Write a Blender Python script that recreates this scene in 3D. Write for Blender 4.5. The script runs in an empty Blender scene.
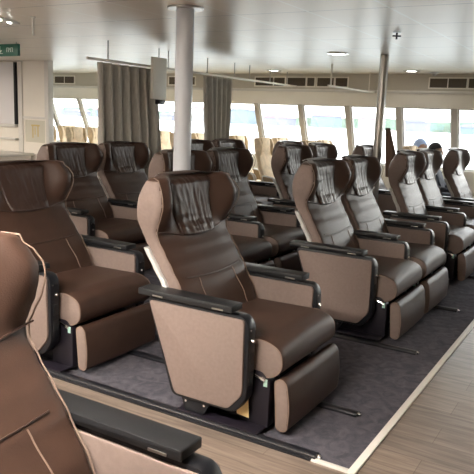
import bpy, bmesh, math, random
from mathutils import Vector, Matrix, noise
random.seed(7)
COL = bpy.context.scene.collection
EYE = 1.45
# world axes: x = the way the seats face, y = across the cabin, z = up

# ------------------------------------------------------------------ materials
def new_mat(name):
    m = bpy.data.materials.new(name); m.use_nodes = True
    return m, m.node_tree, m.node_tree.nodes['Principled BSDF']
def mat(name, col, rough=0.5, metal=0.0, bump=0.0, bscale=200, spec=0.5, var=0.0, vscale=6, detail=3, coat=0.0, stretch=None):
    m, nt, b = new_mat(name)
    b.inputs['Base Color'].default_value = (*col, 1)
    b.inputs['Roughness'].default_value = rough
    b.inputs['Metallic'].default_value = metal
    b.inputs['Specular IOR Level'].default_value = spec
    b.inputs['Coat Weight'].default_value = coat
    tc = nt.nodes.new('ShaderNodeTexCoord'); src = tc.outputs['Object']
    if stretch:
        mp = nt.nodes.new('ShaderNodeMapping'); mp.inputs['Scale'].default_value = stretch
        nt.links.new(src, mp.inputs['Vector']); src = mp.outputs['Vector']
    if bump:
        n = nt.nodes.new('ShaderNodeTexNoise'); n.inputs['Scale'].default_value = bscale
        n.inputs['Detail'].default_value = detail
        bp = nt.nodes.new('ShaderNodeBump'); bp.inputs['Strength'].default_value = bump
        bp.inputs['Distance'].default_value = 0.004
        nt.links.new(src, n.inputs['Vector'])
        nt.links.new(n.outputs['Fac'], bp.inputs['Height'])
        nt.links.new(bp.outputs['Normal'], b.inputs['Normal'])
    if var:
        n = nt.nodes.new('ShaderNodeTexNoise'); n.inputs['Scale'].default_value = vscale
        n.inputs['Detail'].default_value = 4
        r = nt.nodes.new('ShaderNodeValToRGB')
        r.color_ramp.elements[0].position = 0.35; r.color_ramp.elements[1].position = 0.68
        r.color_ramp.elements[0].color = (*[c*(1-var) for c in col], 1)
        r.color_ramp.elements[1].color = (*[min(1, c*(1+var)) for c in col], 1)
        nt.links.new(src, n.inputs['Vector'])
        nt.links.new(n.outputs['Fac'], r.inputs['Fac']); nt.links.new(r.outputs['Color'], b.inputs['Base Color'])
    return m
LEATHER = mat('brown_leather', (0.055, 0.031, 0.023), 0.41, bump=0.25, bscale=260, var=0.10, vscale=9, spec=0.30)
PILLOWL = mat('gathered_leather', (0.044, 0.024, 0.019), 0.37, bump=0.25, bscale=200, spec=0.55)
FABRIC = mat('taupe_vinyl', (0.205, 0.157, 0.138), 0.75, bump=0.25, bscale=500, var=0.05, vscale=60, spec=0.3)
PIPE = mat('taupe_piping', (0.20, 0.14, 0.11), 0.4)
BLACK = mat('black_plastic', (0.008, 0.009, 0.012), 0.34, bump=0.1, bscale=400, spec=.35)
PADM = mat('black_armrest_vinyl', (0.013, 0.014, 0.016), 0.40, bump=0.15, bscale=500, spec=.35)
PEDM = mat('dark_purple_black_panel', (0.011, 0.009, 0.015), 0.45, spec=.35)
WHITEP = mat('white_moulded_plastic', (0.55, 0.55, 0.55), 0.35)
STEEL = mat('brushed_steel', (0.42, 0.41, 0.39), 0.3, metal=1.0)
CHROME = mat('chrome', (0.75, 0.75, 0.75), 0.15, metal=1.0)
WHITEPAINT = mat('white_column_paint', (0.55, 0.58, 0.63), 0.28)
RAILM = mat('black_rail', (0.010, 0.011, 0.015), 0.35)
BEIGE = mat('beige_cloth_cover', (0.70, 0.56, 0.39), 0.85, bump=0.3, bscale=300, var=0.12, vscale=14)
BEIGED = mat('tan_side_panel', (0.30, 0.22, 0.13), 0.7)
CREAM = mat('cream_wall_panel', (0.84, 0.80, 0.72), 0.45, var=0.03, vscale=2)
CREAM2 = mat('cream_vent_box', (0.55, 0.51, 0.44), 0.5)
WTRIM = mat('white_trim', (0.70, 0.68, 0.64), 0.35)
MULL = mat('warm_grey_mullion', (0.48, 0.44, 0.38), 0.5)
GREYP = mat('pale_grey_board', (0.80, 0.79, 0.80), 0.5)
VENTD = mat('dark_vent', (0.03, 0.025, 0.02), 0.6)
PAPER = mat('yellow_card', (0.85, 0.62, 0.30), 0.8)
GREEN = mat('green_sign', (0.01, 0.13, 0.08), 0.4)
SIGNW = mat('sign_white', (0.75, 0.85, 0.8), 0.5)
SKIN = mat('skin', (0.45, 0.27, 0.19), 0.5)
HAIR = mat('dark_hair', (0.012, 0.010, 0.012), 0.45)
SHIRTD = mat('dark_shirt', (0.03, 0.03, 0.04), 0.8)
SHIRTL = mat('pale_shirt', (0.5, 0.48, 0.45), 0.8)
CAPB = mat('pale_blue_cap', (0.38, 0.50, 0.80), 0.7)
CLOTHB = mat('brown_cloth', (0.16, 0.10, 0.07), 0.9)
LABELM = mat('pale_green_label', (0.45, 0.72, 0.66), 0.5)

def curtain_mat():
    m, nt, b = new_mat('taupe_curtain')
    b.inputs['Roughness'].default_value = 0.75
    tc = nt.nodes.new('ShaderNodeTexCoord')
    n = nt.nodes.new('ShaderNodeTexNoise'); n.inputs['Scale'].default_value = 90
    mp = nt.nodes.new('ShaderNodeMapping'); mp.inputs['Scale'].default_value = (1, 1, .15)
    r = nt.nodes.new('ShaderNodeValToRGB')
    r.color_ramp.elements[0].color = (0.35, 0.33, 0.295, 1); r.color_ramp.elements[1].color = (0.58, 0.56, 0.51, 1)
    nt.links.new(tc.outputs['Object'], mp.inputs['Vector']); nt.links.new(mp.outputs['Vector'], n.inputs['Vector'])
    nt.links.new(n.outputs['Fac'], r.inputs['Fac']); nt.links.new(r.outputs['Color'], b.inputs['Base Color'])
    b.inputs['Sheen Weight'].default_value = 0.2
    return m
CURT = curtain_mat()

def carpet_mat():
    m, nt, b = new_mat('charcoal_carpet')
    tc = nt.nodes.new('ShaderNodeTexCoord')
    n1 = nt.nodes.new('ShaderNodeTexNoise'); n1.inputs['Scale'].default_value = 260; n1.inputs['Detail'].default_value = 4
    n2 = nt.nodes.new('ShaderNodeTexNoise'); n2.inputs['Scale'].default_value = 14; n2.inputs['Detail'].default_value = 6
    n2.inputs['Distortion'].default_value = 1.2
    mx = nt.nodes.new('ShaderNodeMath'); mx.operation = 'MULTIPLY_ADD'; mx.inputs[1].default_value = 0.45
    nt.links.new(tc.outputs['Object'], n1.inputs['Vector']); nt.links.new(tc.outputs['Object'], n2.inputs['Vector'])
    nt.links.new(n1.outputs['Fac'], mx.inputs[0]); nt.links.new(n2.outputs['Fac'], mx.inputs[2])
    r = nt.nodes.new('ShaderNodeValToRGB')
    r.color_ramp.elements[0].position = 0.55; r.color_ramp.elements[1].position = 0.95
    r.color_ramp.elements[0].color = (0.066, 0.064, 0.080, 1); r.color_ramp.elements[1].color = (0.122, 0.118, 0.140, 1)
    nt.links.new(mx.outputs[0], r.inputs['Fac']); nt.links.new(r.outputs['Color'], b.inputs['Base Color'])
    bp = nt.nodes.new('ShaderNodeBump'); bp.inputs['Strength'].default_value = 0.6; bp.inputs['Distance'].default_value = 0.004
    nt.links.new(n1.outputs['Fac'], bp.inputs['Height']); nt.links.new(bp.outputs['Normal'], b.inputs['Normal'])
    b.inputs['Roughness'].default_value = 0.95; b.inputs['Specular IOR Level'].default_value = 0.1
    return m
CARPET = carpet_mat()

def wood_mat():
    m, nt, b = new_mat('greige_plank_vinyl')
    tc = nt.nodes.new('ShaderNodeTexCoord')
    mp = nt.nodes.new('ShaderNodeMapping'); mp.inputs['Scale'].default_value = (1.3, 16, 1)
    nt.links.new(tc.outputs['Object'], mp.inputs['Vector'])
    n = nt.nodes.new('ShaderNodeTexNoise'); n.inputs['Scale'].default_value = 2.2; n.inputs['Detail'].default_value = 9
    n.inputs['Roughness'].default_value = 0.62; n.inputs['Distortion'].default_value = 0.5
    nt.links.new(mp.outputs['Vector'], n.inputs['Vector'])
    br = nt.nodes.new('ShaderNodeTexBrick'); br.inputs['Scale'].default_value = 1.0
    br.inputs['Brick Width'].default_value = 1.2; br.inputs['Row Height'].default_value = 0.18
    br.inputs['Mortar Size'].default_value = 0.0015; br.inputs['Bias'].default_value = 0
    br.inputs['Color1'].default_value = (0.85, 0.85, 0.85, 1); br.inputs['Color2'].default_value = (1.1, 1.08, 1.05, 1)
    br.inputs['Mortar'].default_value = (0.55, 0.5, 0.45, 1)
    nt.links.new(tc.outputs['Object'], br.inputs['Vector'])
    r = nt.nodes.new('ShaderNodeValToRGB')
    r.color_ramp.elements[0].position = 0.3; r.color_ramp.elements[1].position = 0.72
    r.color_ramp.elements[0].color = (0.125, 0.097, 0.080, 1); r.color_ramp.elements[1].color = (0.31, 0.25, 0.21, 1)
    nt.links.new(n.outputs['Fac'], r.inputs['Fac'])
    mx = nt.nodes.new('ShaderNodeMix'); mx.data_type = 'RGBA'; mx.blend_type = 'MULTIPLY'; mx.inputs[0].default_value = 1
    nt.links.new(r.outputs['Color'], mx.inputs[6]); nt.links.new(br.outputs['Color'], mx.inputs[7])
    nt.links.new(mx.outputs[2], b.inputs['Base Color'])
    b.inputs['Roughness'].default_value = 0.38
    return m
WOOD = wood_mat()

def ceiling_mat():
    # satin cream metal tiles with narrow joints; joints across at x = -1.36 + .545 k, lengthwise at y = 4.04 + .72 k
    m, nt, b = new_mat('satin_cream_ceiling_tiles')
    tc = nt.nodes.new('ShaderNodeTexCoord'); sp = nt.nodes.new('ShaderNodeSeparateXYZ')
    nt.links.new(tc.outputs['Object'], sp.inputs[0])
    def joint(out, off, pitch, wid):
        a = nt.nodes.new('ShaderNodeMath'); a.operation = 'ADD'; a.inputs[1].default_value = off + 100*pitch
        p = nt.nodes.new('ShaderNodeMath'); p.operation = 'PINGPONG'; p.inputs[1].default_value = pitch/2
        l = nt.nodes.new('ShaderNodeMath'); l.operation = 'LESS_THAN'; l.inputs[1].default_value = wid
        nt.links.new(out, a.inputs[0]); nt.links.new(a.outputs[0], p.inputs[0]); nt.links.new(p.outputs[0], l.inputs[0])
        return l.outputs[0]
    jx = joint(sp.outputs[0], 1.36, 0.545, 0.009); jy = joint(sp.outputs[1], -4.04, 0.72, 0.006)
    n = nt.nodes.new('ShaderNodeTexNoise'); n.inputs['Scale'].default_value = 1.3
    nt.links.new(tc.outputs['Object'], n.inputs['Vector'])
    r = nt.nodes.new('ShaderNodeValToRGB')
    r.color_ramp.elements[0].color = (0.78, 0.71, 0.58, 1); r.color_ramp.elements[1].color = (0.87, 0.80, 0.67, 1)
    nt.links.new(n.outputs['Fac'], r.inputs['Fac'])
    m1 = nt.nodes.new('ShaderNodeMix'); m1.data_type = 'RGBA'; m1.inputs[7].default_value = (0.45, 0.42, 0.36, 1)
    nt.links.new(jy, m1.inputs[0]); nt.links.new(r.outputs['Color'], m1.inputs[6])
    m2 = nt.nodes.new('ShaderNodeMix'); m2.data_type = 'RGBA'; m2.inputs[7].default_value = (0.88, 0.85, 0.74, 1)
    nt.links.new(jx, m2.inputs[0]); nt.links.new(m1.outputs[2], m2.inputs[6])
    nt.links.new(m2.outputs[2], b.inputs['Base Color'])
    n2 = nt.nodes.new('ShaderNodeTexNoise'); n2.inputs['Scale'].default_value = 2.5
    bp = nt.nodes.new('ShaderNodeBump'); bp.inputs['Strength'].default_value = 0.15; bp.inputs['Distance'].default_value = 0.02
    nt.links.new(tc.outputs['Object'], n2.inputs['Vector']); nt.links.new(n2.outputs['Fac'], bp.inputs['Height'])
    nt.links.new(bp.outputs['Normal'], b.inputs['Normal'])
    b.inputs['Roughness'].default_value = 0.34; b.inputs['Specular IOR Level'].default_value = 0.35
    return m
CEIL = ceiling_mat()

def glass_mat():
    m = bpy.data.materials.new('window_glass'); m.use_nodes = True; nt = m.node_tree
    nt.nodes.clear()
    o = nt.nodes.new('ShaderNodeOutputMaterial'); t = nt.nodes.new('ShaderNodeBsdfTransparent')
    g = nt.nodes.new('ShaderNodeBsdfGlossy'); g.inputs['Roughness'].default_value = 0.02
    mx = nt.nodes.new('ShaderNodeMixShader'); mx.inputs[0].default_value = 0.05
    t.inputs['Color'].default_value = (0.97, 0.98, 0.98, 1)
    nt.links.new(t.outputs[0], mx.inputs[1]); nt.links.new(g.outputs[0], mx.inputs[2]); nt.links.new(mx.outputs[0], o.inputs['Surface'])
    return m
GLASS = glass_mat()
def emis(name, col, s):
    m, nt, b = new_mat(name)
    b.inputs['Base Color'].default_value = (*col, 1); b.inputs['Emission Color'].default_value = (*col, 1)
    b.inputs['Emission Strength'].default_value = s
    return m
LAMPM = emis('lamp_diffuser', (1, 0.96, 0.88), 9.0)

# ------------------------------------------------------------------ mesh helpers
def finish(name, bm, mats, parent=None, smooth=True, angle=35):
    me = bpy.data.meshes.new(name)
    bmesh.ops.recalc_face_normals(bm, faces=bm.faces)
    bm.to_mesh(me); bm.free()
    for m in (mats if isinstance(mats, (list, tuple)) else [mats]): me.materials.append(m)
    if smooth:
        for p in me.polygons: p.use_smooth = True
        me.set_sharp_from_angle(angle=math.radians(angle))
    o = bpy.data.objects.new(name, me); COL.objects.link(o)
    if parent: o.parent = parent
    return o
def box(bm, x0, x1, y0, y1, z0, z1, r=0.0, seg=2, mi=0):
    v = [bm.verts.new((x, y, z)) for x in (x0, x1) for y in (y0, y1) for z in (z0, z1)]
    fs = [(0,1,3,2),(4,6,7,5),(0,4,5,1),(2,3,7,6),(0,2,6,4),(1,5,7,3)]
    faces = [bm.faces.new([v[i] for i in f]) for f in fs]
    for f in faces: f.material_index = mi
    bmesh.ops.recalc_face_normals(bm, faces=faces)
    if r > 0:
        es = list({e for f in faces for e in f.edges})
        bmesh.ops.bevel(bm, geom=es, offset=r, segments=seg, profile=0.5, affect='EDGES')
def prism(bm, pts, y0, y1, r=0.0, seg=2, mi=0, axis='y'):
    """polygon pts (x,z) pushed along y (or (x,y) along z, (y,z) along x)"""
    def P(p, t):
        return {'y': (p[0], t, p[1]), 'z': (p[0], p[1], t), 'x': (t, p[0], p[1])}[axis]
    a = [bm.verts.new(P(p, y0)) for p in pts]; b = [bm.verts.new(P(p, y1)) for p in pts]
    faces = [bm.faces.new(a), bm.faces.new(b)]
    n = len(pts)
    for i in range(n): faces.append(bm.faces.new((a[i], a[(i+1) % n], b[(i+1) % n], b[i])))
    for f in faces: f.material_index = mi
    bmesh.ops.recalc_face_normals(bm, faces=faces)
    if r > 0:
        es = list({e for f in faces[:2] for e in f.edges})
        bmesh.ops.bevel(bm, geom=es, offset=r, segments=seg, profile=0.5, affect='EDGES')
def round_poly(pts, rad, n=5):
    out = []; m = len(pts)
    for i in range(m):
        p = Vector(pts[i]); a = Vector(pts[i-1]); b = Vector(pts[(i+1) % m])
        r = rad[i] if isinstance(rad, (list, tuple)) else rad
        if r <= 0: out.append(tuple(p)); continue
        u = (a-p); v = (b-p); r = min(r, u.length*0.48, v.length*0.48)
        s = p+u.normalized()*r; e = p+v.normalized()*r
        for k in range(n+1):
            t = k/n
            q = s*(1-t)**2 + p*2*t*(1-t) + e*t*t
            out.append(tuple(q))
    return out
def cyl(bm, p0, p1, r0, r1=None, n=16, mi=0, cap=True):
    p0 = Vector(p0); p1 = Vector(p1); r1 = r0 if r1 is None else r1
    d = (p1-p0).normalized(); u = d.orthogonal().normalized(); w = d.cross(u)
    A = []; B = []
    for i in range(n):
        a = 2*math.pi*i/n; q = u*math.cos(a)+w*math.sin(a)
        A.append(bm.verts.new(p0+q*r0)); B.append(bm.verts.new(p1+q*r1))
    for i in range(n):
        f = bm.faces.new((A[i], A[(i+1) % n], B[(i+1) % n], B[i])); f.material_index = mi
    if cap:
        for L in (A, B): f = bm.faces.new(L); f.material_index = mi
def tube(bm, pts, r, n=6, mi=0):
    pts = [Vector(p) for p in pts]; rings = []
    for i, p in enumerate(pts):
        d = (pts[min(i+1, len(pts)-1)]-pts[max(i-1, 0)])
        if d.length < 1e-7: d = Vector((0, 0, 1))
        d.normalize(); ref = Vector((0, 1, 0)) if abs(d.y) < .9 else Vector((1, 0, 0))
        u = d.cross(ref).normalized(); w = d.cross(u)
        rings.append([bm.verts.new(p+(u*math.cos(2*math.pi*k/n)+w*math.sin(2*math.pi*k/n))*r) for k in range(n)])
    for a, b in zip(rings, rings[1:]):
        for k in range(n):
            f = bm.faces.new((a[k], a[(k+1) % n], b[(k+1) % n], b[k])); f.material_index = mi
    for L in (rings[0], rings[-1]): f = bm.faces.new(L); f.material_index = mi
def loft(bm, rings, mi=0, cap=True):
    V = [[bm.verts.new(p) for p in r] for r in rings]; n = len(rings[0])
    fs = []
    for a, b in zip(V, V[1:]):
        for k in range(n): fs.append(bm.faces.new((a[k], a[(k+1) % n], b[(k+1) % n], b[k])))
    if cap: fs.append(bm.faces.new(V[0])); fs.append(bm.faces.new(V[-1]))
    for f in fs: f.material_index = mi
    return V, fs
def lerp_tab(tab, z):
    if z <= tab[0][0]: return tab[0][1:]
    for a, b in zip(tab, tab[1:]):
        if z <= b[0]:
            t = (z-a[0])/(b[0]-a[0]); t = t*t*(3-2*t)*.5+t*.5
            return tuple(p+(q-p)*t for p, q in zip(a[1:], b[1:]))
    return tab[-1][1:]
def empty(name, label, cat, loc=(0, 0, 0), rotz=0, group=None):
    o = bpy.data.objects.new(name, None); COL.objects.link(o); o.location = loc; o.rotation_euler = (0, 0, rotz)
    o.empty_display_size = .1
    o['label'] = label; o['category'] = cat
    if group: o['group'] = group
    return o
def tag(o, label, cat, group=None):
    o['label'] = label; o['category'] = cat
    if group: o['group'] = group
    return o
def struct(name, bm, mats, parent=None, **k):
    o = finish(name, bm, mats, parent, **k)
    if not parent: o['kind'] = 'structure'
    return o
def copy_tree(o, parent=None):
    c = o.copy(); COL.objects.link(c); c.parent = parent
    for ch in list(o.children): copy_tree(ch, c)
    return c

# ------------------------------------------------------------------ recliner seat
# local origin: on the floor, seat centre line, level with the armrest fronts
#        z,    front, rear,  half w, wing
TAB = [(.30, -.285, -.425, .300, .000),
       (.40, -.315, -.440, .306, .000),
       (.50, -.360, -.470, .312, .002),
       (.62, -.430, -.535, .320, .000),
       (.70, -.475, -.590, .321, -.004),
       (.77, -.515, -.640, .320, -.010),
       (.83, -.548, -.680, .323, -.014),
       (.87, -.570, -.697, .331, .000),
       (.91, -.592, -.712, .344, .040),
       (.95, -.606, -.718, .355, .076),
       (1.00, -.618, -.716, .360, .104),
       (1.04, -.624, -.706, .362, .110),
       (1.08, -.628, -.692, .350, .096),
       (1.115, -.634, -.672, .326, .070)]
ZT0 = 1.115
def back_front(y, z):
    f, r, w, g = lerp_tab(TAB, z)
    s = min(1, abs(y)/w)
    bulge = 0.014*math.exp(-((z-.58)/.12)**2)*math.exp(-(y/.2)**2)
    seam = -0.006*math.exp(-((z-.645-0.16*y*y)/.008)**2)*(1 if s < .85 else 0)
    q = min(1, max(0, (s-.44)/.40)); return f + g*q*q*(3-2*q) + bulge + seam
def backrest_ring(z, shrink=0.0, dz=0.0, N=64):
    f, r, w, g = lerp_tab(TAB, z)
    w -= shrink; pts = []
    for k in range(N):
        a = 2*math.pi*k/N
        c, s = math.cos(a), math.sin(a)
        y = w*math.copysign(abs(c)**.32, c)
        t = math.copysign(abs(s)**.42, s)
        fr = back_front(y, z)-shrink*.7; re = r+shrink*.7 - .02*(1-(y/max(w, .01))**2)
        x = (fr+re)/2 + (fr-re)/2*t
        arch = .014*(1-(y/.32)**2)*max(0, (z-.97)/.145) if z > .97 else 0
        pts.append((x, y, z+dz+arch))
    return pts
def make_backrest(parent):
    bm = bmesh.new()
    zs = [.30+.80*i/50 for i in range(50)]
    rings = [backrest_ring(.30, .02)] + [backrest_ring(z) for z in zs]
    for k in range(1, 8):
        a = k/7*math.pi/2
        rings.append(backrest_ring(1.10, .050*(1-math.cos(a)), .002+.034*math.sin(a)))
    V, fs = loft(bm, rings)
    bm.normal_update()
    bmesh.ops.recalc_face_normals(bm, faces=bm.faces)
    for f in bm.faces:
        c = f.calc_center_median()
        ff, r, w, g = lerp_tab(TAB, c.z)
        if abs(f.normal.y) > .62 and abs(c.y) > w*.80 and c.z < 1.125: f.material_index = 1
    return finish('backrest', bm, [LEATHER, FABRIC], parent, angle=50)
def make_seat(name, far_arm=True, W=.74):
    root = empty(name, '', 'seat')
    back = make_backrest(root)
    # piping on both front edges of the backrest
    for s in (-1, 1):
        bm = bmesh.new(); pts = []
        for i in range(40):
            z = .36+.745*i/39
            f, r, w, g = lerp_tab(TAB, z)
            y = s*(w*.985); fr = back_front(y, z)
            pts.append((fr-.012, y, z))
        pts.append((lerp_tab(TAB, 1.11)[0]+.055, s*.325, 1.128)); pts.append((-.625, s*.300, 1.138))
        tube(bm, pts, 0.0028, 6)
        finish('piping', bm, PIPE, back)
    # gathered head pillow
    bm = bmesh.new(); NY, NZ = 60, 52; grid = []
    pw = .165
    for j in range(NZ+1):
        v = j/NZ; row = []
        for i in range(NY+1):
            u = i/NY*2-1
            z0 = .842-.010*(1-u*u); z = z0+(1.136-z0)*v
            y = u*(.142+.045*v**.6)
            e = max(0, 1-abs(u)**6)*max(0, 1-abs(2*v-1)**12)
            wr = math.sin(y*70+3.5*noise.noise(Vector((y*9, z*5, 1.3)))+1.5*math.sin(z*18))*.5
            wr += noise.noise(Vector((y*30, z*16, 4.2)))*.9
            crease = -abs(noise.noise(Vector((y*26+z*7, z*7-y*6, 9.1))))*1.0
            fade = 1-.35*v
            x = back_front(y, min(z, 1.115)) + .004 + e**.5*.020 + e*fade*(.0018*wr+.0105*crease)
            zz = z + (.0135*(1-(y/.32)**2)*max(0, (z-.97)/.145) if z > .97 else 0)
            x -= .075*max(0, (v-.82)/.18)**2.2
            row.append(bm.verts.new((x, y, zz)))
        grid.append(row)
    for j in range(NZ):
        for i in range(NY): bm.faces.new((grid[j][i], grid[j][i+1], grid[j+1][i+1], grid[j+1][i]))
    # back skin so that it is a closed cushion
    rim = [grid[0][i] for i in range(NY+1)] + [grid[j][NY] for j in range(1, NZ+1)] + [grid[NZ][i] for i in range(NY-1, -1, -1)] + [grid[j][0] for j in range(NZ-1, 0, -1)]
    inner = [bm.verts.new((p.co.x-.03, p.co.y*.95, p.co.z-.016)) for p in rim]
    n = len(rim)
    for i in range(n): bm.faces.new((rim[i], rim[(i+1) % n], inner[(i+1) % n], inner[i]))
    bm.faces.new(inner)
    finish('head_pillow', bm, PILLOWL, root, angle=80)
    # seams on the lower back: one across, two running down
    bm = bmesh.new()
    tube(bm, [(back_front(y, .645+.16*y*y)+.006, y, .645+.16*y*y) for y in [(-.25+.5*i/20) for i in range(21)]], .0028, 5)
    finish('cross_seam', bm, PILLOWL, back)
    for s in (-1, 1):
        bm = bmesh.new()
        tube(bm, [(back_front(s*(.16+.02*t), .64-.24*t)+.0005, s*(.16+.02*t), .64-.24*t) for t in [i/14 for i in range(15)]], .0028, 5)
        finish('lumbar_seam', bm, PIPE, back)
    for s in (-1, 1):
        bm = bmesh.new()
        tube(bm, [(back_front(s*(.14+.19*t), .842+.035*t)+.001, s*(.14+.19*t), .842+.035*t) for t in [i/14 for i in range(15)]], .0035, 5)
        finish('wing_seam', bm, PILLOWL, back)
    # white moulded shell behind
    bm = bmesh.new(); rings = []
    for i in range(22):
        z = .28+.51*i/21
        f, r, w, g = lerp_tab(TAB, z)
        tp = .035*(1-((z-.59)/.34)**2)
        w2 = w+.018; ring = []
        for (x, y) in round_poly([(r+.022, -w2), (r+.022, w2), (r-.006-tp*.3, w2-.01), (r-.006-tp*.3, -w2+.01)], .012, 3): ring.append((x, y, z))
        rings.append(ring)
    loft(bm, rings); finish('back_shell', bm, WHITEP, root)
    # seat cushion
    bm = bmesh.new(); sec = round_poly([(-.43, .445), (.045, .452), (.125, .415), (.132, .32), (.075, .272), (-.40, .29)], [.02, .06, .05, .05, .05, .02], 6)
    rings = []
    ys = [-.312, -.309, -.300, -.28, -.2, -.1, 0, .1, .2, .28, .300, .309, .312]
    for y in ys:
        e = 1-(abs(y)/.312)
        k = .965 if abs(y) > .311 else (.988 if abs(y) > .305 else 1)
        ring = []
        for (x, z) in sec:
            cx, cz = -.15, .36
            up = .012*(1-(y/.312)**2) if z > .40 else 0
            ring.append((cx+(x-cx)*(k if x > 0 else 1), y, cz+(z-cz)*(1-(1-k)*2.5)+up))
        rings.append(ring)
    loft(bm, rings)
    bmesh.ops.recalc_face_normals(bm, faces=bm.faces)
    for f in bm.faces:
        if abs(f.normal.y) > .8: f.material_index = 1
    cush = finish('seat_cushion', bm, [LEATHER, FABRIC], root, angle=50)
    for s in (-1, 1):
        bm = bmesh.new()
        pts = [(x, s*.309, z) for x, z in sec if x > -.3]
        tube(bm, [((x+.15)*.985-.15, y, (z-.36)*.96+.36) for x, y, z in pts], .004, 6)
        finish('piping', bm, PIPE, cush)
    # legrest pad
    bm = bmesh.new(); sec = round_poly([(.092, .268), (.128, .288), (.156, .262), (.174, .15), (.168, .045), (.148, .028), (.112, .035)], [.015, .025, .035, .06, .025, .02, .03], 6)
    rings = []
    for y in ys:
        k = .90 if abs(y) > .311 else (.97 if abs(y) > .305 else 1)
        rings.append([(.12+(x-.12)*k+.006*(1-(y/.31)**2)*(1 if x > .12 else 0), y*.99, .155+(z-.155)*k) for x, z in sec])
    loft(bm, rings); bmesh.ops.recalc_face_normals(bm, faces=bm.faces)
    for f in bm.faces:
        if abs(f.normal.y) > .8: f.material_index = 1
    lr = finish('leg_rest', bm, [LEATHER, FABRIC], root, angle=50)
    bm = bmesh.new(); pts = [(.12+(x-.12)*.975, -.3065, .155+(z-.155)*.975) for x, z in sec]
    tube(bm, pts+[pts[0]], .0035, 6); finish('piping', bm, PIPE, lr)
    # pedestal under the cushion and its cross beam
    bm = bmesh.new()
    for ya, yb in ((-.315, -.255), (.10, .15)):
        prism(bm, round_poly([(-.080, .0285), (.072, .0285), (.072, .255), (.03, .30), (-.09, .30)], .015, 3), ya, yb, .004)
        prism(bm, round_poly([(-.40, .0285), (-.26, .0285), (-.28, .30), (-.38, .30)], .015, 3), ya+.02, yb, .004)
        box(bm, -.39, .06, ya+.025, yb, .0285, .09, .006)
    box(bm, -.39, .06, -.40, -.30, .0285, .036, .002)
    box(bm, -.33, -.05, -.30, .12, .17, .25, .006)
    box(bm, -.38, .03, -.29, .30, .255, .30, .008)
    finish('pedestal', bm, PEDM, root)
    bm = bmesh.new(); box(bm, .040, .060, -.3185, -.3150, .232, .268, .001); finish('label_plate', bm, LABELM, root)
    bm = bmesh.new()
    cyl(bm, (-.03, -.322, .285), (.03, -.322, .270), .006, n=8); cyl(bm, (.03, -.322, .270), (.05, -.322, .262), .010, n=8)
    finish('recline_lever', bm, CHROME, root)
    # armrests
    def arm(y0):
        y1 = y0+.09
        a = bmesh.new()
        core = round_poly([(-.575, .575), (-.03, .572), (.0, .53), (.0, .19), (-.05, .118), (-.085, .105), (-.415, .105)], [.03, .03, .045, .03, .02, .02, .03], 5)
        prism(a, core, y0+.012, y1-.012, .006)
        ao = finish('armrest', a, BLACK, root)
        for s, yy in ((-1, y0), (1, y1)):
            p = bmesh.new()
            pan = round_poly([(-.555, .560), (-.030, .558), (-.022, .545), (-.018, .205), (-.092, .122), (-.392, .122)], [.02, .012, .01, .03, .02, .025], 5)
            prism(p, pan, yy if s < 0 else yy-.016, yy+.016 if s < 0 else yy, .004)
            finish('side_panel', p, FABRIC, ao)
        p = bmesh.new(); prism(p, round_poly([(-.62, .580), (-.085, .580), (-.085, .612), (-.62, .612)], .006, 3), y0-.004, y1+.004, .005)
        box(p, -.56, -.14, y0+.02, y1-.02, .574, .590)
        pad = finish('arm_pad', p, PADM, ao)
        for x in (-.50, -.16):
            p = bmesh.new(); box(p, x-.03, x+.03, y0-.007, y0-.003, .584, .592, .001); finish('hinge', p, STEEL, pad)
        p = bmesh.new()
        for yy in (y0+.028, y0+.062):
            cyl(p, (-.004, yy, .510), (.004, yy, .510), .004, n=10)
        finish('screw', p, CHROME, ao)
        p = bmesh.new(); cyl(p, (-.002, y0+.05, .455), (.010, y0+.05, .455), .011, .008, n=14); finish('recline_button', p, CHROME, ao)
        p = bmesh.new(); box(p, -.002, .004, y0+.028, y0+.066, .34, .40, .002); box(p, -.002, .004, y0+.028, y0+.066, .25, .31, .002)
        finish('socket', p, PADM, ao)
        return ao
    a1 = arm(-.415)
    p = bmesh.new()
    prism(p, [(-.375, .112), (-.20, .112), (-.235, .045), (-.255, .03), (-.345, .03)], -.385, -.36, .003)
    br = finish('bracket', p, BLACK, root)
    for x in (-.34, -.235):
        p = bmesh.new(); cyl(p, (x, -.391, .088), (x, -.384, .088), .006, n=10); finish('bolt', p, CHROME, br)
    if far_arm: arm(-.415+W)
    return root
SINGLE = make_seat('recliner_seat', True, .74)
PAIRED = make_seat('recliner_seat', False)
G = 'brown leather recliner seats'
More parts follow.
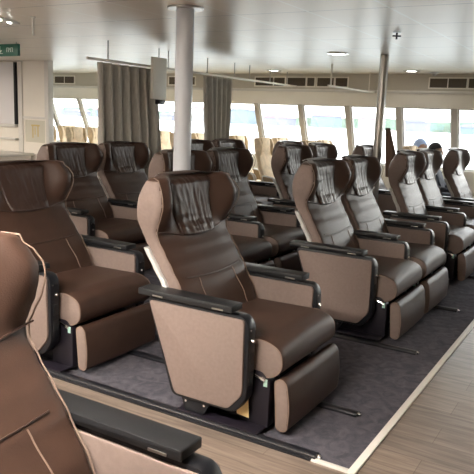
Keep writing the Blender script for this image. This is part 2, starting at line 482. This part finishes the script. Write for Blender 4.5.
seats = [
 # proto, x of arm front, y of the near arm's outer face, label
 (0, -1.34, 2.41, 'brown leather recliner standing alone in the foreground centre, fully in view'),
 (0, -2.575, 2.41, 'brown leather recliner at the left edge, directly behind the lone centre recliner'),
 (0, -0.785, 0.51, 'closest brown leather recliner, cropped at the lower left corner across the wooden aisle'),
 (1, -1.31, 4.01, 'dark brown recliner just right of the lone centre recliner, its outer armrest panel showing'),
 (0, -1.31, 4.74, 'front row dark brown recliner whose headrest meets the bottom of the steel pole'),
 (1, -2.56, 4.01, 'second row brown recliner whose headrest is crossed by the white column'),
 (0, -2.56, 4.74, 'second row brown recliner just right of the white column, behind the lone centre recliner'),
 (1, -3.80, 4.01, 'rear row brown recliner left of the one under the large curtain'),
 (0, -3.80, 4.74, 'rear row brown recliner right below the large curtain'),
 (1, -1.31, 6.02, 'front row dark recliner just right of the steel pole, near seat of the right-hand pair'),
 (0, -1.31, 6.78, 'front row dark recliner on the right, far seat of the right-hand pair'),
 (1, -2.56, 6.02, 'second row dark recliner, nearer of the pair behind the centre-right front pair'),
 (0, -2.56, 6.77, 'second row dark recliner, farther of the pair behind the centre-right front pair'),
 (1, -3.82, 6.02, 'rear row dark recliner left under the small curtain, near seat of its pair'),
 (0, -3.82, 6.77, 'rear row dark recliner just right of the small curtain, far seat of its pair'),
 (1, -1.20, 7.83, 'dark recliner at the right edge nearest the windows'),
 (1, -2.33, 7.90, 'dark recliner seen partly behind the steel pole, nearest the windows'),
 (1, -3.35, 7.66, 'dark recliner standing just in front of the beige covered seats'),
]
used = [False, False]
seat_objs = []
for pr, x, y, lab in seats:
    src = (SINGLE, PAIRED)[pr]
    o = src if not used[pr] else copy_tree(src)
    used[pr] = True
    o.location = (x, y+.415, 0); o['label'] = lab; o['category'] = 'seat'; o['group'] = G
    seat_objs.append(o)
# each backrest is reclined a little differently
TILT = [0, -5, -7, 4, 4, 2, 2, 0, 0, 8, 7, 6, 6, 2, 2, 5, 0, 0]
PIV = Vector((-.36, 0, .42))
for o, d in zip(seat_objs, TILT):
    Rm = Matrix.Translation(PIV) @ Matrix.Rotation(math.radians(d), 4, 'Y') @ Matrix.Translation(-PIV)
    for c in o.children:
        if c.name.split('.')[0] in ('backrest', 'head_pillow', 'back_shell'): c.matrix_basis = Rm

# yellow card hanging under the front seat
bm = bmesh.new()
prism(bm, [(-1.435, .150), (-1.370, .205), (-1.358, .066), (-1.423, .072)], 2.489, 2.491)
tag(finish('yellow_card', bm, PAPER), 'yellow paper card hanging under the armrest of the lone centre recliner', 'card')

# ------------------------------------------------------------------ beige window seats
def make_beige():
    root = empty('covered_seat', '', 'seat')
    bm = bmesh.new(); rings = []
    T = [(.30, -.25, -.34, .235), (.5, -.30, -.39, .24), (.75, -.40, -.47, .235), (.9, -.45, -.52, .21), (1.0, -.47, -.55, .20), (1.12, -.48, -.555, .205)]
    def ring(z, sh=0, dz=0):
        f, r, w = lerp_tab(T, z)
        return [(x, y, z+dz) for x, y in round_poly([(f-sh, -w+sh), (f-sh, w-sh), (r+sh, w-sh), (r+sh, -w+sh)], .03, 3)]
    for i in range(24): rings.append(ring(.3+.82*i/23))
    for k in (1, 2, 3): rings.append(ring(1.12, .03*(1-math.cos(k*math.pi/6)), .03*math.sin(k*math.pi/6)))
    loft(bm, rings); finish('backrest', bm, BEIGE, root, angle=50)
    bm = bmesh.new()
    rings = []
    for i in range(10):
        z = .93+.21*i/9; f, r, w = lerp_tab(T, z)
        b = .012*math.sin(math.pi*i/9)
        rings.append([(x, y+.002*math.sin(i*2+y*40), z+.008) for x, y in round_poly([(f+.018+b, -.125), (f+.018+b, .125), (f-.03, .125), (f-.03, -.125)], .02, 3)])
    loft(bm, rings); finish('head_cover', bm, BEIGE, root, angle=60)
    for s in (-1, 1):
        bm = bmesh.new(); rings = []
        for i in range(10):
            z = .88+.26*i/9; f, r, w = lerp_tab(T, z); k = math.sin(math.pi*(i+.6)/10.2)
            rings.append([(x, y*s, z) for x, y in round_poly([(f+.055*k, w-.045), (f+.055*k, w+.005), (r, w+.005), (r, w-.045)], .012, 2)])
        loft(bm, rings); finish('head_wing', bm, BEIGE, root, angle=60)
    bm = bmesh.new(); box(bm, -.28, .04, -.225, .225, .30, .43, .04, 4); finish('seat_cushion', bm, BEIGE, root)
    for s in (-1, 1):
        bm = bmesh.new(); y = s*.25
        pan = round_poly([(-.36, .60), (-.05, .56), (.0, .50), (-.03, .30), (-.26, .26)], .04, 4)
        prism(bm, pan, y-.012, y+.012, .003)
        a = finish('arm_panel', bm, BEIGED, root)
        bm = bmesh.new(); pts = [(x, y, z) for x, z in pan]; tube(bm, pts+[pts[0]], .014, 6); finish('arm_rim', bm, WHITEP, a)
    bm = bmesh.new(); box(bm, -.24, -.02, -.20, -.16, 0, .31, .006); box(bm, -.24, -.02, .16, .20, 0, .31, .006); finish('frame', bm, BLACK, root)
    return root
BG = make_beige()
bspots = []
rowlab = ['', 'first', 'second', 'third', 'fourth', 'fifth', 'sixth', 'seventh', 'eighth', 'ninth', 'tenth']
brow = [-1.91,  -3.43, -4.18, -4.95, -5.72, -6.49, -7.26, -8.03, -8.80]
for i, xr in enumerate(brow):
    for j, yc in enumerate((8.72, 9.28)):
        if i == 0:
            if j == 0: bspots.append((-1.98, 8.86, 'beige covered seat on the right with the dark-haired person in it'))
            continue
        bspots.append((xr, yc, '%s pair of beige window seats from the right, the seat %s' % (rowlab[i], ('on the aisle side', 'against the window wall')[j])))
for i, (x, y, lab) in enumerate(bspots):
    o = BG if i == 0 else copy_tree(BG)
    o.location = (x-.04, y, 0); o['label'] = lab; o['category'] = 'seat'; o['group'] = 'beige covered seats along the windows'

# ------------------------------------------------------------------ people in the window seats
def make_person(loc, hair_mat, shirt, label, cap, stand=False):
    root = empty('person', label, 'person', loc)
    bm = bmesh.new()
    J = {'pel': (0, 0, .50, .13), 'wa': (-.03, 0, .62, .12), 'ch': (-.09, 0, .80, .135), 'nk': (-.11, 0, .93, .05), 'hd0': (-.10, 0, .98, .052)}
    for s, t in ((-1, 'l'), (1, 'r')):
        J['hip'+t] = (.02, s*.08, .49, .085); J['kn'+t] = (.38, s*.09, .50, .06); J['an'+t] = (.36, s*.09, .09, .04); J['to'+t] = (.50, s*.10, .04, .03)
        J['sh'+t] = (-.10, s*.155, .87, .05); J['el'+t] = (.02, s*.19, .62, .038); J['ha'+t] = (.20, s*.10, .60, .028)
    if stand:
        J['pel'] = (-.08, 0, .56, .10); J['wa'] = (-.085, 0, .66, .09); J['ch'] = (-.09, 0, .80, .10)
        for s, t in ((-1, 'l'), (1, 'r')):
            J['hip'+t] = (-.08, s*.06, .52, .065); J['kn'+t] = (-.07, s*.065, .29, .05); J['an'+t] = (-.09, s*.065, .07, .035); J['to'+t] = (.02, s*.07, .03, .026)
            J['sh'+t] = (-.09, s*.125, .86, .04); J['el'+t] = (-.10, s*.155, .68, .032); J['ha'+t] = (-.05, s*.15, .51, .024)
    E = [('pel', 'wa'), ('wa', 'ch'), ('ch', 'nk'), ('nk', 'hd0')]
    for t in 'lr': E += [('pel', 'hip'+t), ('hip'+t, 'kn'+t), ('kn'+t, 'an'+t), ('an'+t, 'to'+t), ('ch', 'sh'+t), ('sh'+t, 'el'+t), ('el'+t, 'ha'+t)]
    keys = list(J); vs = {k: bm.verts.new(J[k][:3]) for k in keys}
    for a, b in E: bm.edges.new((vs[a], vs[b]))
    me = bpy.data.meshes.new('body'); bm.to_mesh(me); bm.free()
    o = bpy.data.objects.new('body', me); COL.objects.link(o); o.parent = root
    o.modifiers.new('s', 'SKIN'); sk = me.skin_vertices[0].data if me.skin_vertices else None
    if sk:
        for i, k in enumerate(keys): sk[i].radius = (J[k][3], J[k][3]); sk[i].use_root = (k == 'pel')
    o.modifiers.new('u', 'SUBSURF').levels = 2; o.modifiers['u'].render_levels = 2
    me.materials.append(shirt)
    # head with face
    bm = bmesh.new(); bmesh.ops.create_uvsphere(bm, u_segments=24, v_segments=18, radius=1)
    for v in bm.verts:
        x, y, z = v.co
        fx = x*.095; fy = y*.075*(1-.12*max(0, -z)); fz = z*.115
        if x > .6: fx += .016*math.exp(-((z+.12)/.18)**2-(y/.16)**2)
        if x > .4: fx -= .008*math.exp(-((z-.08)/.12)**2-((abs(y)-.38)/.16)**2); fx -= .004*math.exp(-((z+.50)/.07)**2)*(abs(y) < .4)
        v.co = (fx-.085, fy, fz+1.085)
    finish('head', bm, SKIN, root, angle=180)
    for s in (-1, 1):
        bm = bmesh.new(); bmesh.ops.create_uvsphere(bm, u_segments=8, v_segments=6, radius=.018)
        for v in bm.verts: v.co = (v.co.x*.8-.09, v.co.y*.4+s*.076, v.co.z*1.5+1.085)
        finish('ear', bm, SKIN, root)
        bm = bmesh.new(); bmesh.ops.create_uvsphere(bm, u_segments=8, v_segments=6, radius=.009)
        for v in bm.verts: v.co += Vector((-.003, s*.028, 1.095))
        finish('eye', bm, HAIR, root)
    bm = bmesh.new(); bmesh.ops.create_uvsphere(bm, u_segments=24, v_segments=18, radius=1)
    for v in bm.verts:
        x, y, z = v.co
        v.co = (x*.104-.095, y*.084, max(z, -.35 if x < 0 else .25+.2*x)*.125+1.092)
    finish('cap' if cap else 'hair', bm, hair_mat, root, angle=180)
    if cap:
        bm = bmesh.new(); box(bm, -.02, .075, -.06, .06, 1.125, 1.137, .005); finish('cap_brim', bm, hair_mat, root)
    return root
make_person((-2.10, 8.86, 0), HAIR, SHIRTD, 'dark-haired person sitting in a beige window seat on the right', False)
make_person((-2.44, 9.36, .03), CAPB, SHIRTL, 'child in a pale blue cap standing against the windows on the right', True, True)

# ------------------------------------------------------------------ room
XB, XF, YN, YW, ZC = -13.0, 4.0, -2.6, 9.45, 2.14
bm = bmesh.new(); box(bm, XB, XF, YN, YW+.25, -.12, 0); struct('floor', bm, WOOD, smooth=False)
bm = bmesh.new()
box(bm, XB, -.82, 2.425, 9.5, .0, .006); struct('carpet', bm, CARPET, smooth=False)
bm = bmesh.new()
box(bm, XB, -.20, .40, 1.36, .0, .006); struct('carpet_near', bm, CARPET, smooth=False)
bm = bmesh.new(); box(bm, -.835, -.800, 2.405, 9.4, .0, .010, .002); struct('trim_1', bm, WTRIM)
bm = bmesh.new(); box(bm, -1.0, -.8355, 2.405, 2.432, .0, .010, .002); struct('trim_2', bm, WTRIM)
bm = bmesh.new(); box(bm, XB, -1.0005, 2.405, 2.432, .0, .012, .002); struct('trim_3', bm, RAILM)
# floor rails
rails = [(2.440, -.985, 'black floor rail along the carpet edge under the lone centre recliner'),
         (2.935, -.985, 'short-showing black floor rail between the lone centre recliner and the seat pair'),
         (3.995, -.985, 'black floor rail ending on the carpet in front of the pair right of centre'),
         (5.150, -.985, 'black floor rail ending with a bright clip near the right edge'),
         (6.43, -.985, 'black floor rail under the right-hand pair of dark seats'),]
for y, xe, lab in rails:
    t = empty('floor_rail', lab, 'rail', (xe, y, .006), 0, 'black floor rails')
    bm = bmesh.new(); prism(bm, round_poly([(-.024, 0), (.024, 0), (.024, .014), (.012, .022), (-.012, .022), (-.024, .014)], .003, 2), -11.4, 0, 0, axis='x')
    finish('channel', bm, RAILM, t)
    bm = bmesh.new(); cyl(bm, (-.006, 0, .012), (.010, 0, .012), .007, n=10); cyl(bm, (.010, 0, .0), (.010, 0, .012), .009, n=10); finish('end_clip', bm, CHROME, t)

bm = bmesh.new(); box(bm, XB, XF, YN, YW+.25, ZC, ZC+.1); struct('ceiling', bm, CEIL, smooth=False)
# far window wall: vent box, white ledge, header, raked windows, sill
ZH, ZS = 1.67, .80
def yw(z): return YW+.42*(ZH-z)
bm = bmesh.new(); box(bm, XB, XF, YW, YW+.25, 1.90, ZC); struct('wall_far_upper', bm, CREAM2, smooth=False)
bm = bmesh.new(); box(bm, XB, XF, YW-.03, YW+.25, 1.865, 1.905, .006); struct('trim_4', bm, WTRIM)
bm = bmesh.new(); box(bm, XB, XF, YW, YW+.25, ZH, 1.865); struct('wall_far_header', bm, CREAM, smooth=False)
bm = bmesh.new(); prism(bm, [(yw(ZS)-.07, 0), (yw(ZS)-.07, ZS), (yw(ZS)+.05, ZS), (yw(ZS)+.05, 0)], XB, XF, axis='x'); struct('wall_far_lower', bm, CREAM, smooth=False)
k0, k1 = -3, 17
xm = [-10.004+.788*k for k in range(k0, k1+1)]
for i, x in enumerate(xm):
    if i < len(xm)-1:
        bm = bmesh.new(); a, b = x+.046, xm[i+1]-.046
        for (xa, xb) in ((a-.012, a+.014), (b-.014, b+.012)):
            prism(bm, [(yw(ZS), ZS), (yw(ZH), ZH), (yw(ZH)+.03, ZH), (yw(ZS)+.03, ZS)], xa, xb, axis='x')
        for (za, zb) in ((ZS, ZS+.03), (ZH-.018, ZH)):
            prism(bm, [(yw(za), za), (yw(zb), zb), (yw(zb)+.03, zb), (yw(za)+.03, za)], a, b, axis='x')
        w = struct('window_%d' % (i+1), bm, WTRIM, smooth=False)
        bm = bmesh.new(); prism(bm, [(yw(ZS)+.035, ZS), (yw(ZH)+.035, ZH), (yw(ZH)+.041, ZH), (yw(ZS)+.041, ZS)], a-.02, b+.02, axis='x')
        g = finish('glass_pane', bm, GLASS, w, smooth=False)
    bm = bmesh.new()
    prism(bm, [(yw(ZS)-.03, ZS), (yw(ZH)-.03, ZH), (yw(ZH)+.05, ZH), (yw(ZS)+.05, ZS)], x-.038, x+.038, axis='x')
    struct('trim_%d' % (i+10), bm, MULL, smooth=False)
# near wall (behind the camera), ends
bm = bmesh.new(); box(bm, XB, XF, YN-.15, YN, 0, ZC); struct('wall_near', bm, CREAM, smooth=False)
bm = bmesh.new(); box(bm, XB-.1, XB, YN-.15, YW+.25, 0, ZC); struct('wall_back', bm, CREAM, smooth=False)
bm = bmesh.new(); box(bm, XF, XF+.1, YN-.15, YW+.25, 0, ZC); struct('wall_front', bm, CREAM, smooth=False)

# vents on the box above the windows
vents = [(-10.62, -10.30), (-10.22, -9.90), (-9.84, -9.32), (-7.42, -7.14), (-7.05, -6.78), (-6.72, -6.50), (-5.31, -4.99), (-4.97, -4.78),
         (-4.73, -4.42), (-4.39, -4.27), (-4.22, -3.95), (-3.92, -3.73), (-2.50, -2.00), (-1.97, -1.47)]
names = ['leftmost dark air vent over the far left window', 'dark air vent second from the left over the windows', 'dark wide air vent above the leftmost visible windows',
         'small dark air vent just left of the white column', 'small dark air vent behind the white column', 'small dark air vent just right of the white column',
         'dark air vent left end of the long run right of the small curtain', 'narrow dark air vent second in the long middle run', 'dark air vent third in the long middle run',
         'narrowest dark air vent in the long middle run', 'dark air vent fifth in the long middle run', 'dark air vent at the right end of the long middle run',
         'wide dark air vent on the right above the windows', 'dark air vent cut by the right edge of the picture']
for (a, b), lab in zip(vents, names):
    t = empty('air_vent', lab, 'vent', ((a+b)/2, YW, 2.015), 0, 'air vents above the windows')
    w = (b-a)/2
    bm = bmesh.new(); box(bm, -w, w, -.006, 0, -.062, .062); finish('backing', bm, VENTD, t, smooth=False)
    bm = bmesh.new()
    box(bm, -w-.018, -w, -.014, 0, -.08, .08); box(bm, w, w+.018, -.014, 0, -.08, .08)
    box(bm, -w, w, -.014, 0, .062, .08); box(bm, -w, w, -.014, 0, -.08, -.062)
    if w > .2: box(bm, -.006, .006, -.013, -.006, -.062, .062)
    finish('frame', bm, CREAM, t, smooth=False)
    bm = bmesh.new()
    for k in range(9):
        z = -.055+.0135*k
        box(bm, -w, w, -.011, -.007, z, z+.003)
    finish('slats', bm, BEIGED, t, smooth=False)

# columns
def column(name, x, y, r, m, lab, base):
    t = empty(name, lab, 'column', (x, y, 0))
    bm = bmesh.new(); cyl(bm, (0, 0, .007), (0, 0, ZC), r, n=40); finish('shaft', bm, m, t)
    bm = bmesh.new(); cyl(bm, (0, 0, .006), (0, 0, .02), r+.05, n=32); finish('floor_flange', bm, m, t)
    if base:
        bm = bmesh.new(); cyl(bm, (0, 0, ZC-.012), (0, 0, ZC), r+.060, n=40); finish('ceiling_collar', bm, STEEL, t)
    return t
column('support_column', -2.61, 3.66, .060, WHITEPAINT, 'pale painted round column rising behind the lone centre recliner', True)
column('steel_pole', -2.29, 6.79, .046, STEEL, 'brushed steel pole in front of the right-hand windows', False)

# curtain track with hanger rods, curtains
XT = -4.57; ZT = 1.945
t = empty('curtain_track', 'thin pale curtain track hung on rods below the ceiling', 'curtain track', (XT, 7.2, ZT))
bm = bmesh.new(); box(bm, -.012, .012, -2.4, 2.24, -.012, .012, .003); finish('rail', bm, CREAM, t)
for y in (5.1, 6.1, 6.9, 7.55, 7.95, 8.55, 9.1):
    bm = bmesh.new(); cyl(bm, (0, y-7.2, .012), (0, y-7.2, ZC-ZT), .007, n=8); finish('hanger_rod', bm, STEEL, t)
t = empty('curtain_track', 'short pale curtain track near the windows, left of the steel pole', 'curtain track', (-3.30, 8.5, 1.872))
bm = bmesh.new(); box(bm, -.012, .012, -.78, .94, -.010, .010, .003); finish('rail', bm, CREAM, t)
bm = bmesh.new(); cyl(bm, (0, -.70, .01), (0, -.70, ZC-1.872), .012, n=8); finish('hanger_rod', bm, CREAM, t)
bm = bmesh.new(); cyl(bm, (0, .70, .01), (0, .70, ZC-1.872), .007, n=8); finish('hanger_rod', bm, CREAM, t)
def curtain(y0, y1, lab, folds, seed, bot=(0, 0)):
    bm = bmesh.new(); NU, NV = folds*14, 30; g = []
    zt, zb = ZT-.02, .10
    for j in range(NV+1):
        v = j/NV; row = []
        for i in range(NU+1):
            u = i/NU
            ph = u*folds*2*math.pi + 1.2*noise.noise(Vector((u*4, v*.8, seed)))*(.3+v)
            d = math.sin(ph)*(.040+.016*v) + .025*noise.noise(Vector((u*11, v*1.5, seed+3)))
            yl = y0+bot[0]*v; yr = y1+bot[1]*v
            y = yl+(yr-yl)*u + .012*math.sin(ph*2+1)*v
            row.append(bm.verts.new((d, y, zt+(zb-zt)*v)))
        g.append(row)
    for j in range(NV):
        for i in range(NU): bm.faces.new((g[j][i], g[j][i+1], g[j+1][i+1], g[j+1][i]))
    o = finish('curtain', bm, CURT, angle=180); o.location = (XT-.035, 0, 0)
    s = o.modifiers.new('thick', 'SOLIDIFY'); s.thickness = .004
    return tag(o, lab, 'curtain', 'taupe curtains on the track')
curtain(4.98, 5.92, 'large taupe pleated curtain left of the white column', 7, 1.0, (0, .22))
curtain(6.86, 7.56, 'small taupe gathered curtain right of the white column', 6, 5.0, (.18, -.10))

# panel hanging beside the big curtain
t = empty('hanging_panel', 'cream flat panel hanging between the large curtain and the white column', 'panel', (-4.48, 5.78, 1.80))
bm = bmesh.new(); box(bm, -.02, .02, -.09, .15, -.20, .24, .006); finish('board', bm, CREAM, t)
bm = bmesh.new(); cyl(bm, (0, .03, .24), (0, .03, .34), .006, n=8); finish('hanger', bm, STEEL, t)
bm = bmesh.new(); box(bm, -.03, .03, .01, .12, -.255, -.205, .005); finish('black_bracket', bm, BLACK, t)

# cloth beside the steel pole
bm = bmesh.new(); rings = []
for i in range(20):
    v = i/19; z = 1.39-.52*v; w = .022+.065*v; cy = .06+.08*v
    rings.append([(.02+.10*v+w*math.cos(a), .012*math.sin(a*3+v*4)+(.016+.012*v)*math.sin(a), z) for a in [2*math.pi*k/16 for k in range(16)]])
loft(bm, rings); o = finish('hanging_cloth', bm, CLOTHB, angle=120); o.location = (-2.24, 6.87, 0)
tag(o, 'brown cloth hanging on the right of the steel pole', 'cloth')

# aft enclosure wall, low partition, counter, boards
bm = bmesh.new(); box(bm, XB, -7.43, 7.0, 7.08, 0, ZC); struct('wall_left', bm, CREAM, smooth=False)
bm = bmesh.new(); box(bm, -7.50, -7.42, 6.985, 7.09, 0, ZC, .004); struct('trim_5', bm, WTRIM)
bm = bmesh.new(); box(bm, -8.06, -7.97, 6.975, 7.0, 0, ZC, .004); struct('trim_6', bm, WTRIM)
bm = bmesh.new(); box(bm, -7.97, -7.50, 6.98, 7.0, 1.285, 1.325, .004); struct('trim_7', bm, WTRIM)
bm = bmesh.new(); box(bm, -7.42, -5.0, 7.0, 7.05, 0, .94); box(bm, -7.42, -4.98, 6.98, 7.07, .94, .965, .005); struct('wall_partition', bm, WTRIM, smooth=False)
t = empty('framed_notice', 'pale framed notice with faint yellow drawing on the cream wall at left', 'notice', (-7.70, 6.995, 1.105))
bm = bmesh.new(); box(bm, -.21, .21, -.006, 0, -.165, .165); finish('sheet', bm, mat('notice_paper', (.62, .60, .50), .7), t, smooth=False)
bm = bmesh.new()
for (a, b, c, d) in ((-.23, -.21, -.185, .185), (.21, .23, -.185, .185), (-.21, .21, .165, .185), (-.21, .21, -.185, -.165)): box(bm, a, b, -.016, 0, c, d)
finish('frame', bm, CREAM, t, smooth=False)
bm = bmesh.new()
for (a, b, c, d) in ((-.09, .09, .075, .10), (-.07, -.045, -.10, .075), (.04, .065, -.08, .075), (-.02, .0, -.05, .06)): box(bm, a, b, -.0075, -.006, c, d)
finish('yellow_drawing', bm, mat('notice_yellow', (.60, .47, .20), .7), t, smooth=False)
t = empty('wall_board', 'large pale grey board with dark edge on the cream wall, far left', 'board', (-8.72, 6.985, 1.65))
bm = bmesh.new(); box(bm, -.62, .60, -.025, .01, -.455, .47, .004); finish('board', bm, GREYP, t)
bm = bmesh.new(); prism(bm, [(.60, .47), (.632, .47), (.652, -.455), (.62, -.455), (.60, -.455)], -.03, .012); finish('dark_edge', bm, BLACK, t)
bm = bmesh.new(); box(bm, -.62, .64, -.05, .01, -.50, -.458, .004); finish('white_ledge', bm, WTRIM, t)
t = empty('counter', 'white-topped counter along the cream wall behind the left seats', 'counter', (-9.9, 6.60, 0))
bm = bmesh.new(); box(bm, -2.4, 2.15, -.28, .34, 0, .74); finish('body', bm, CREAM, t, smooth=False)
bm = bmesh.new(); box(bm, -2.42, 2.19, -.33, .37, .74, .775, .006); finish('top', bm, WTRIM, t)
bm = bmesh.new(); box(bm, -8.9, -8.08, 6.93, 7.0, .955, .985, .004)
tag(finish('shelf', bm, WTRIM), 'narrow white shelf below the pale grey board at far left', 'shelf')

# green hanging sign (cropped at the left edge)
t = empty('hanging_sign', 'green hanging sign with white figures near the ceiling at far left', 'sign', (-5.92, 5.0, 2.085))
bm = bmesh.new(); box(bm, -.30, .18, -.015, .015, -.09, .035, .003); finish('sign_board', bm, GREEN, t)
bm = bmesh.new(); f = -.0165
def sbox(a, b, c, d): box(bm, a, b, f, -.0149, c, d)
sbox(-.115, -.100, -.045, .0); prism(bm, [(-.145, -.03), (-.07, -.03), (-.1075, -.062)], f, -.0149); sbox(-.15, -.06, -.066, -.060); cyl(bm, (-.1075, f, .006), (-.1075, -.0149, .006), .010, n=12)
finish('white_arrow_figure', bm, SIGNW, t, smooth=False)
bm = bmesh.new()
for x in (.0, .028, .062, .09): sbox(x, x+.009, -.05, -.005)
sbox(.0, .037, -.010, -.003); sbox(.062, .099, -.010, -.003); sbox(.045, .054, -.03, -.005)
finish('white_characters', bm, SIGNW, t, smooth=False)
for x in (-.25, .14):
    bm = bmesh.new(); cyl(bm, (x, 0, .03), (x, 0, ZC-2.085), .004, n=6); finish('hanger', bm, STEEL, t)

# ceiling fittings
def downlight(x, y, lab):
    t = empty('ceiling_light', lab, 'light', (x, y, ZC), 0, 'round ceiling fittings')
    bm = bmesh.new(); N = 32; prof = [(.07, 0), (.105, -.002), (.112, -.010), (.095, -.016), (.07, -.012)]
    rings = [[(r*math.cos(2*math.pi*k/N), r*math.sin(2*math.pi*k/N), z) for k in range(N)] for r, z in prof]
    loft(bm, rings, cap=False); finish('rim', bm, CHROME, t)
    bm = bmesh.new(); cyl(bm, (0, 0, -.009), (0, 0, 0), .07, n=28); finish('diffuser', bm, LAMPM, t)
downlight(-2.72, 6.56, 'round flush ceiling light left of the steel pole')
downlight(-2.60, 8.85, 'flat round ceiling light near the windows right of the steel pole')
downlight(-4.62, 8.75, 'small round ceiling light near the windows above the air vents')
t = empty('smoke_detector', 'small round detector on the ceiling at upper right', 'detector', (-2.36, 9.10, ZC))
bm = bmesh.new(); cyl(bm, (0, 0, -.025), (0, 0, 0), .05, .07, n=20); finish('base', bm, WTRIM, t)
bm = bmesh.new(); cyl(bm, (0, 0, -.05), (0, 0, -.025), .02, .035, n=16); finish('sensor', bm, STEEL, t)
t = empty('sprinkler', 'cross-shaped sprinkler head on the ceiling right of centre', 'sprinkler', (-1.646, 5.128, ZC))
bm = bmesh.new(); cyl(bm, (0, 0, -.006), (0, 0, 0), .03, n=16); finish('escutcheon', bm, STEEL, t)
bm = bmesh.new(); cyl(bm, (0, 0, -.055), (0, 0, -.006), .008, n=8); cyl(bm, (-.028, -.016, -.03), (.028, .016, -.03), .006, n=8); finish('nozzle', bm, VENTD, t)
t = empty('ceiling_glint', 'slim glowing strip standing in for a ceiling glint at top left', 'light', (-4.32, 3.55, ZC), math.radians(112))  # made-up strip; its glowing tube stands in for a reflected glint
bm = bmesh.new(); box(bm, -.16, .34, -.022, .022, -.02, 0, .003); finish('housing', bm, CREAM, t)
bm = bmesh.new(); box(bm, -.14, .06, -.010, .010, -.028, -.020, .002); box(bm, .18, .22, -.010, .010, -.028, -.020, .002); finish('tube', bm, LAMPM, t)
t = empty('white_rod', 'thin white rod hanging from the ceiling at upper left', 'rod', (-4.04, 3.66, ZC))
bm = bmesh.new(); cyl(bm, (0, 0, -.14), (0, 0, 0), .009, n=10); cyl(bm, (0, 0, -.01), (0, 0, 0), .02, n=12); tmp = finish('rod', bm, WTRIM, t)
# unseen ceiling lamps added as fill light for the near seats and aft wall
n = 0
for x, y in ((-3.7, .55), (-1.5, .55), (-7.0, 2.9), (-9.6, 3.4)):
    if 1:
        t = empty('added_fill_lamp', 'unseen fill lamp added on the ceiling', 'light', (x, y, ZC), 0, 'added fill lamps')
        bm = bmesh.new(); box(bm, -.62, .62, -.16, .16, -.03, 0, .004); finish('housing', bm, WTRIM, t)
        bm = bmesh.new(); box(bm, -.58, .58, -.12, .12, -.036, -.030); finish('diffuser', bm, emis('fill_diffuser', (1, .90, .79), 62.0) if n == 0 else bpy.data.materials['fill_diffuser'], t)
        n += 1

# ------------------------------------------------------------------ outside: water and far shore
WATER = mat('hazy_water', (0.50, 0.52, 0.50), 0.25, bump=.3, bscale=.4)
bm = bmesh.new(); box(bm, -2500, 2500, -2500, 2500, -4.2, -3.0); struct('water', bm, WATER, smooth=False)
random.seed(3)
SH = [mat('shore_pale_blue', (0.12, 0.15, 0.19), .9), mat('shore_pale_green', (0.115, 0.155, 0.12), .9, var=.3, vscale=.1), mat('shore_pink_roof', (0.20, 0.135, 0.14), .9),
      mat('shore_white_wall', (0.19, 0.19, 0.19), .9), mat('shore_lilac', (0.145, 0.145, 0.18), .9)]
t = bmesh.new()
N = 60; pts = []
for i in range(N+1):
    x = -1100+1500*i/N
    pts.append((x, -3.2)); 
hills = []
for i in range(N+1):
    x = -1100+1500*i/N
    hills.append((x, 2.5+3.6*noise.noise(Vector((x*.012, 2.0, 0)))+1.3*noise.noise(Vector((x*.05, 7.0, 0)))))
va = [(x, z) for x, z in hills]
prism(t, pts + va[::-1], 372, 392)
struct('shoreline', t, SH[1], smooth=False)
for i in range(34):
    x = -720+27*i+random.uniform(-3, 3); w = random.uniform(4, 9.5); h = random.uniform(3.0, 9.0)
    t = empty('shore_building', 'pale building on the far hazy shore', 'building', (x, 352, -3.0), 0, 'buildings on the far shore')
    bm = bmesh.new(); box(bm, -w, w, -6, 6, 0, h); finish('walls', bm, random.choice([SH[0], SH[3], SH[4], SH[3]]), t, smooth=False)
    bm = bmesh.new(); prism(bm, [(-w-.5, h), (w+.5, h), (w*.5, h+1.6), (-w*.5, h+1.6)], -6.4, 6.4); finish('roof', bm, random.choice([SH[2], SH[0], SH[4], SH[2]]), t, smooth=False)

# ------------------------------------------------------------------ light
wld = bpy.data.worlds.new('World'); bpy.context.scene.world = wld; wld.use_nodes = True
nt = wld.node_tree; bg = nt.nodes['Background']
tc = nt.nodes.new('ShaderNodeTexCoord'); sp = nt.nodes.new('ShaderNodeSeparateXYZ'); nt.links.new(tc.outputs['Generated'], sp.inputs[0])
r = nt.nodes.new('ShaderNodeValToRGB'); r.color_ramp.elements[0].position = 0.0; r.color_ramp.elements[1].position = .5
r.color_ramp.elements[0].color = (1.0, .97, .90, 1); r.color_ramp.elements[1].color = (.86, .93, 1.0, 1)
nt.links.new(sp.outputs[2], r.inputs['Fac']); nt.links.new(r.outputs['Color'], bg.inputs['Color'])
bg.inputs['Strength'].default_value = 3.6

# ------------------------------------------------------------------ camera
cam = bpy.data.cameras.new('camera'); co = bpy.data.objects.new('camera', cam); COL.objects.link(co)
right = Vector((0.85803805, 0.51207514, 0.03936694)); down = Vector((0.12682984, -0.1369916, -0.9824192)); fwd = Vector((-0.49767951, 0.84794596, -0.18249042))
R3 = Matrix((right, -down, -fwd)).transposed()
co.matrix_world = Matrix.Translation((0, 0, EYE)) @ R3.to_4x4()
cam.sensor_width = 36; cam.lens = 650.36/474*36; cam.clip_start = .02; cam.clip_end = 3000
sc = bpy.context.scene; sc.camera = co
sc.view_settings.view_transform = 'Standard'; sc.view_settings.look = 'None'; sc.view_settings.gamma = 1
sc.view_settings.use_curve_mapping = False; sc.view_settings.exposure = 1.62
